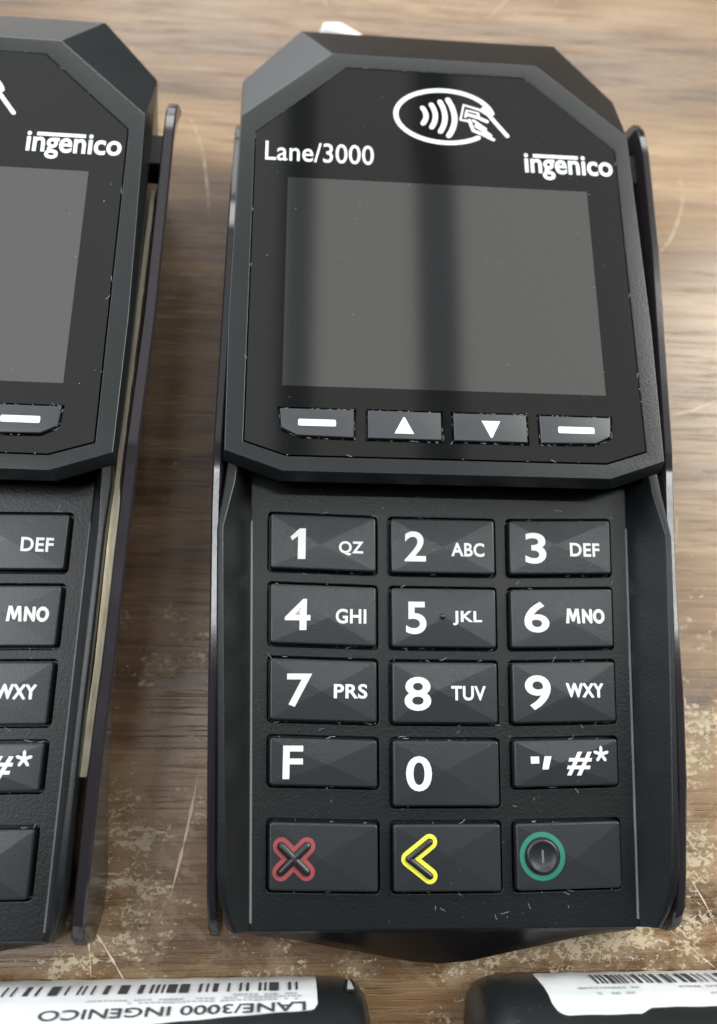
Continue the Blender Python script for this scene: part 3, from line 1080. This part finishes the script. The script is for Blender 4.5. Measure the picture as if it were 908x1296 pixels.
def build_back(root, x0, x1, lab, slot, sgn_corner):
    """x0..x1 in mm, lab = (x at reading start, x at reading end, tilt, s0, s1)"""
    w = x1 - x0
    secs = []
    for k, (inset, dy) in enumerate([(0.0, 1), (0.0, 0)]):
        pass
    xs = [(0.0, 5.5, 0.80), (0.6, 2.6, 0.90), (1.8, 1.0, 0.96), (4.0, 0.15, 1.0), (6.5, 0.0, 1.0)]
    cols = [(x0 + a, b, c) for a, b, c in xs] + [(x1 - a, b, c) for a, b, c in xs[::-1]]
    for x, pull, zs_ in cols:
        ring = []
        for y, z in PROF:
            yy = y - pull if y > -120 else y + pull
            ring.append((x, yy, z * zs_ if z > 4 else z))
        secs.append(ring)
    V, F = rings(secs)
    finish('back_shell', remap(mesh(V, F), scaled), M['body'], root, 40)

    def on(x, s, h=0.0):
        y, z, ny, nz = prof_at(s)
        return scaled(x, y + ny * h, z + nz * h)
    # paper label, wrapped over the rounded end
    xa, xb, topf, botf, corner = lab
    nu, ns = 140, 22
    V, F = [], []
    for i in range(nu + 1):
        x = xa + (xb - xa) * i / nu
        lo, hi = botf(x), topf(x)
        e = min(x - min(xa, xb), max(xa, xb) - x)
        if e < corner:
            q = corner - math.sqrt(max(0, corner ** 2 - (corner - e) ** 2))
            hi -= q
            lo += q * 0.6
        for j in range(ns + 1):
            s = lo + (hi - lo) * j / ns
            V.append(on(x, s, 0.14 + 0.05 * math.sin(x * 0.9 + s * 0.5)))
    for i in range(nu):
        for j in range(ns):
            a = i * (ns + 1) + j
            F.append((a, a + 1, a + ns + 2, a + ns + 1))
    me = mesh(V, F)
    lo_ = finish('paper_label', bake(me, [('SOLIDIFY', dict(thickness=0.00012, offset=0.0))]), M['label'], root, 60)
    if slot:
        sx, ss = slot
        tri = [(sx - 0.55, ss + 1.8), (sx + 0.55, ss + 1.8), (sx + 0.15, ss - 3.2), (sx - 0.15, ss - 3.2)]
        finish('slot_recess', flat_mesh(poly2([(sx - 1.0, ss + 2.6), (sx + 1.0, ss + 2.6), (sx + 0.6, ss - 3.8), (sx - 0.6, ss - 3.8)]), on, 0.06), M['black'], root)
        finish('slot_tab', flat_mesh(poly2(tri), on, 0.12), M['faint_ink'], root)
    return lo_, on


def label_print(lab_obj, on, bars, line_s, texts):
    # barcode
    for x, w, s0, s1 in bars:
        finish('barcode_bar', flat_mesh(poly2([(x - w / 2, s0), (x + w / 2, s0), (x + w / 2, s1), (x - w / 2, s1)]), on, 0.34, maxlen=0.8), M['ink'], lab_obj)
    for s_, xs, xe, sa, sb, slope, mat in texts:
        V, F = text_box(s_, 0, 0, abs(xe - xs), sb - sa, 0.012)
        geo = ([(xs - u, sa + v + slope * u) for u, v in V], F)
        finish('label_lettering', flat_mesh(geo, on, 0.36, maxlen=0.8), mat, lab_obj)


def faint_lines(lab_obj, on, rows, rnd):
    V, F = [], []
    for xs, xe, s0, hgt, slope in rows:
        x = xs
        while x > xe:
            w = rnd.uniform(0.35, 0.75)
            if rnd.random() < 0.82:
                o = len(V)
                s = s0 + slope * (xs - x)
                V += [(x, s), (x - w, s), (x - w, s + hgt * rnd.uniform(0.7, 1)), (x, s + hgt)]
                F.append((o, o + 1, o + 2, o + 3))
            x -= w + rnd.uniform(0.15, 0.3)
    if V:
        finish('small_print', flat_mesh((V, F), on, 0.33, maxlen=0.8), M['faint_ink'], lab_obj)


rnd = random.Random(3)
b1 = thing('payment_terminal', 'black terminal turned over at the bottom left, barcode label reaching the left frame edge', 'payment terminal', group='turned over terminals with barcode labels')
lab, on = build_back(b1, -92.5, -12.2, (-21.0, -88.0, lambda x: 14.2 + (-21.0 - x) * 0.085, lambda x: 0.6, 1.2), (-15.6, 7.0), 1)
bars = []
x = -24.0
while x > -84:
    w = rnd.choice([0.35, 0.35, 0.45, 0.8, 0.35, 1.5, 0.45])
    x -= w / 2
    sl = (-24.0 - x) * 0.015
    bars.append((x, w, 5.4 + sl, 9.2 + sl))
    x -= w / 2 + rnd.choice([0.45, 0.7, 1.0, 1.5])
label_print(lab, on, bars, 0, [('LANE/3000 INGENICO', -22.8, -62.5, 12.6, 14.6, 0.028, M['ink'])])
faint_lines(lab, on, [(-23.5, -34, 9.9, 0.7, 0.015), (-23.5, -56, 10.8, 0.45, 0.02), (-24, -50, 11.6, 0.45, 0.02)], rnd)

b2 = thing('payment_terminal', 'black terminal turned over at the bottom right, barcode label with slanted rounded corner', 'payment terminal', group='turned over terminals with barcode labels')
lab, on = build_back(b2, 4.4, 84.5, (78.0, 15.5, lambda x: 16.2 - max(0, min(1, (x - 29) / 2)) * 1.1 , lambda x: 1.2 - max(0, x - 30) * 0.02, 2.2), None, -1)
bars = []
x = 24.5
while x < 76:
    w = rnd.choice([0.3, 0.35, 0.4, 0.7, 1.1, 0.4, 0.35])
    x += w / 2
    bars.append((x, w, 4.2, 8.8))
    x += w / 2 + rnd.choice([0.35, 0.5, 0.7, 1.1])
label_print(lab, on, bars, 0, [])
faint_lines(lab, on, [(31.5, 21.5, 9.9, 0.6, 0.0), (29.5, 22.5, 11.6, 0.6, 0.0), (52, 38, 9.9, 0.6, 0), (44, 42, 12, 0.6, 0)], rnd)

# ------------------------------------------------------------------ white cable end behind the head
pts = [(-22.0, 142.2, 13.0), (-21.2, 142.8, 13.4), (-18.5, 142.6, 13.6), (-14, 140.5, 13.0), (-8, 137, 10), (-2, 134.5, 6), (6, 133, 3.2), (20, 132, 2.6), (34, 132, 2.6)]
rr = [1.2, 2.3, 2.5, 2.4, 2.1, 1.9, 1.9, 1.9, 1.9]
secs = []
for i, (p, r0) in enumerate(zip(pts, rr)):
    a, b = Vector(pts[max(0, i - 1)]), Vector(pts[min(len(pts) - 1, i + 1)])
    d = (b - a).normalized()
    u = d.cross(Vector((0, 0, 1))).normalized()
    w_ = u.cross(d)
    secs.append([tuple(Vector(p) + (u * math.cos(2 * math.pi * k / 14) + w_ * math.sin(2 * math.pi * k / 14)) * r0) for k in range(14)])
wc = finish('cable_end', remap(mesh(*rings(secs)), scaled), M['white_plastic'], None, 60)
wc['label'] = 'small white cable end poking out behind the head of the centre terminal'
wc['category'] = 'cable'
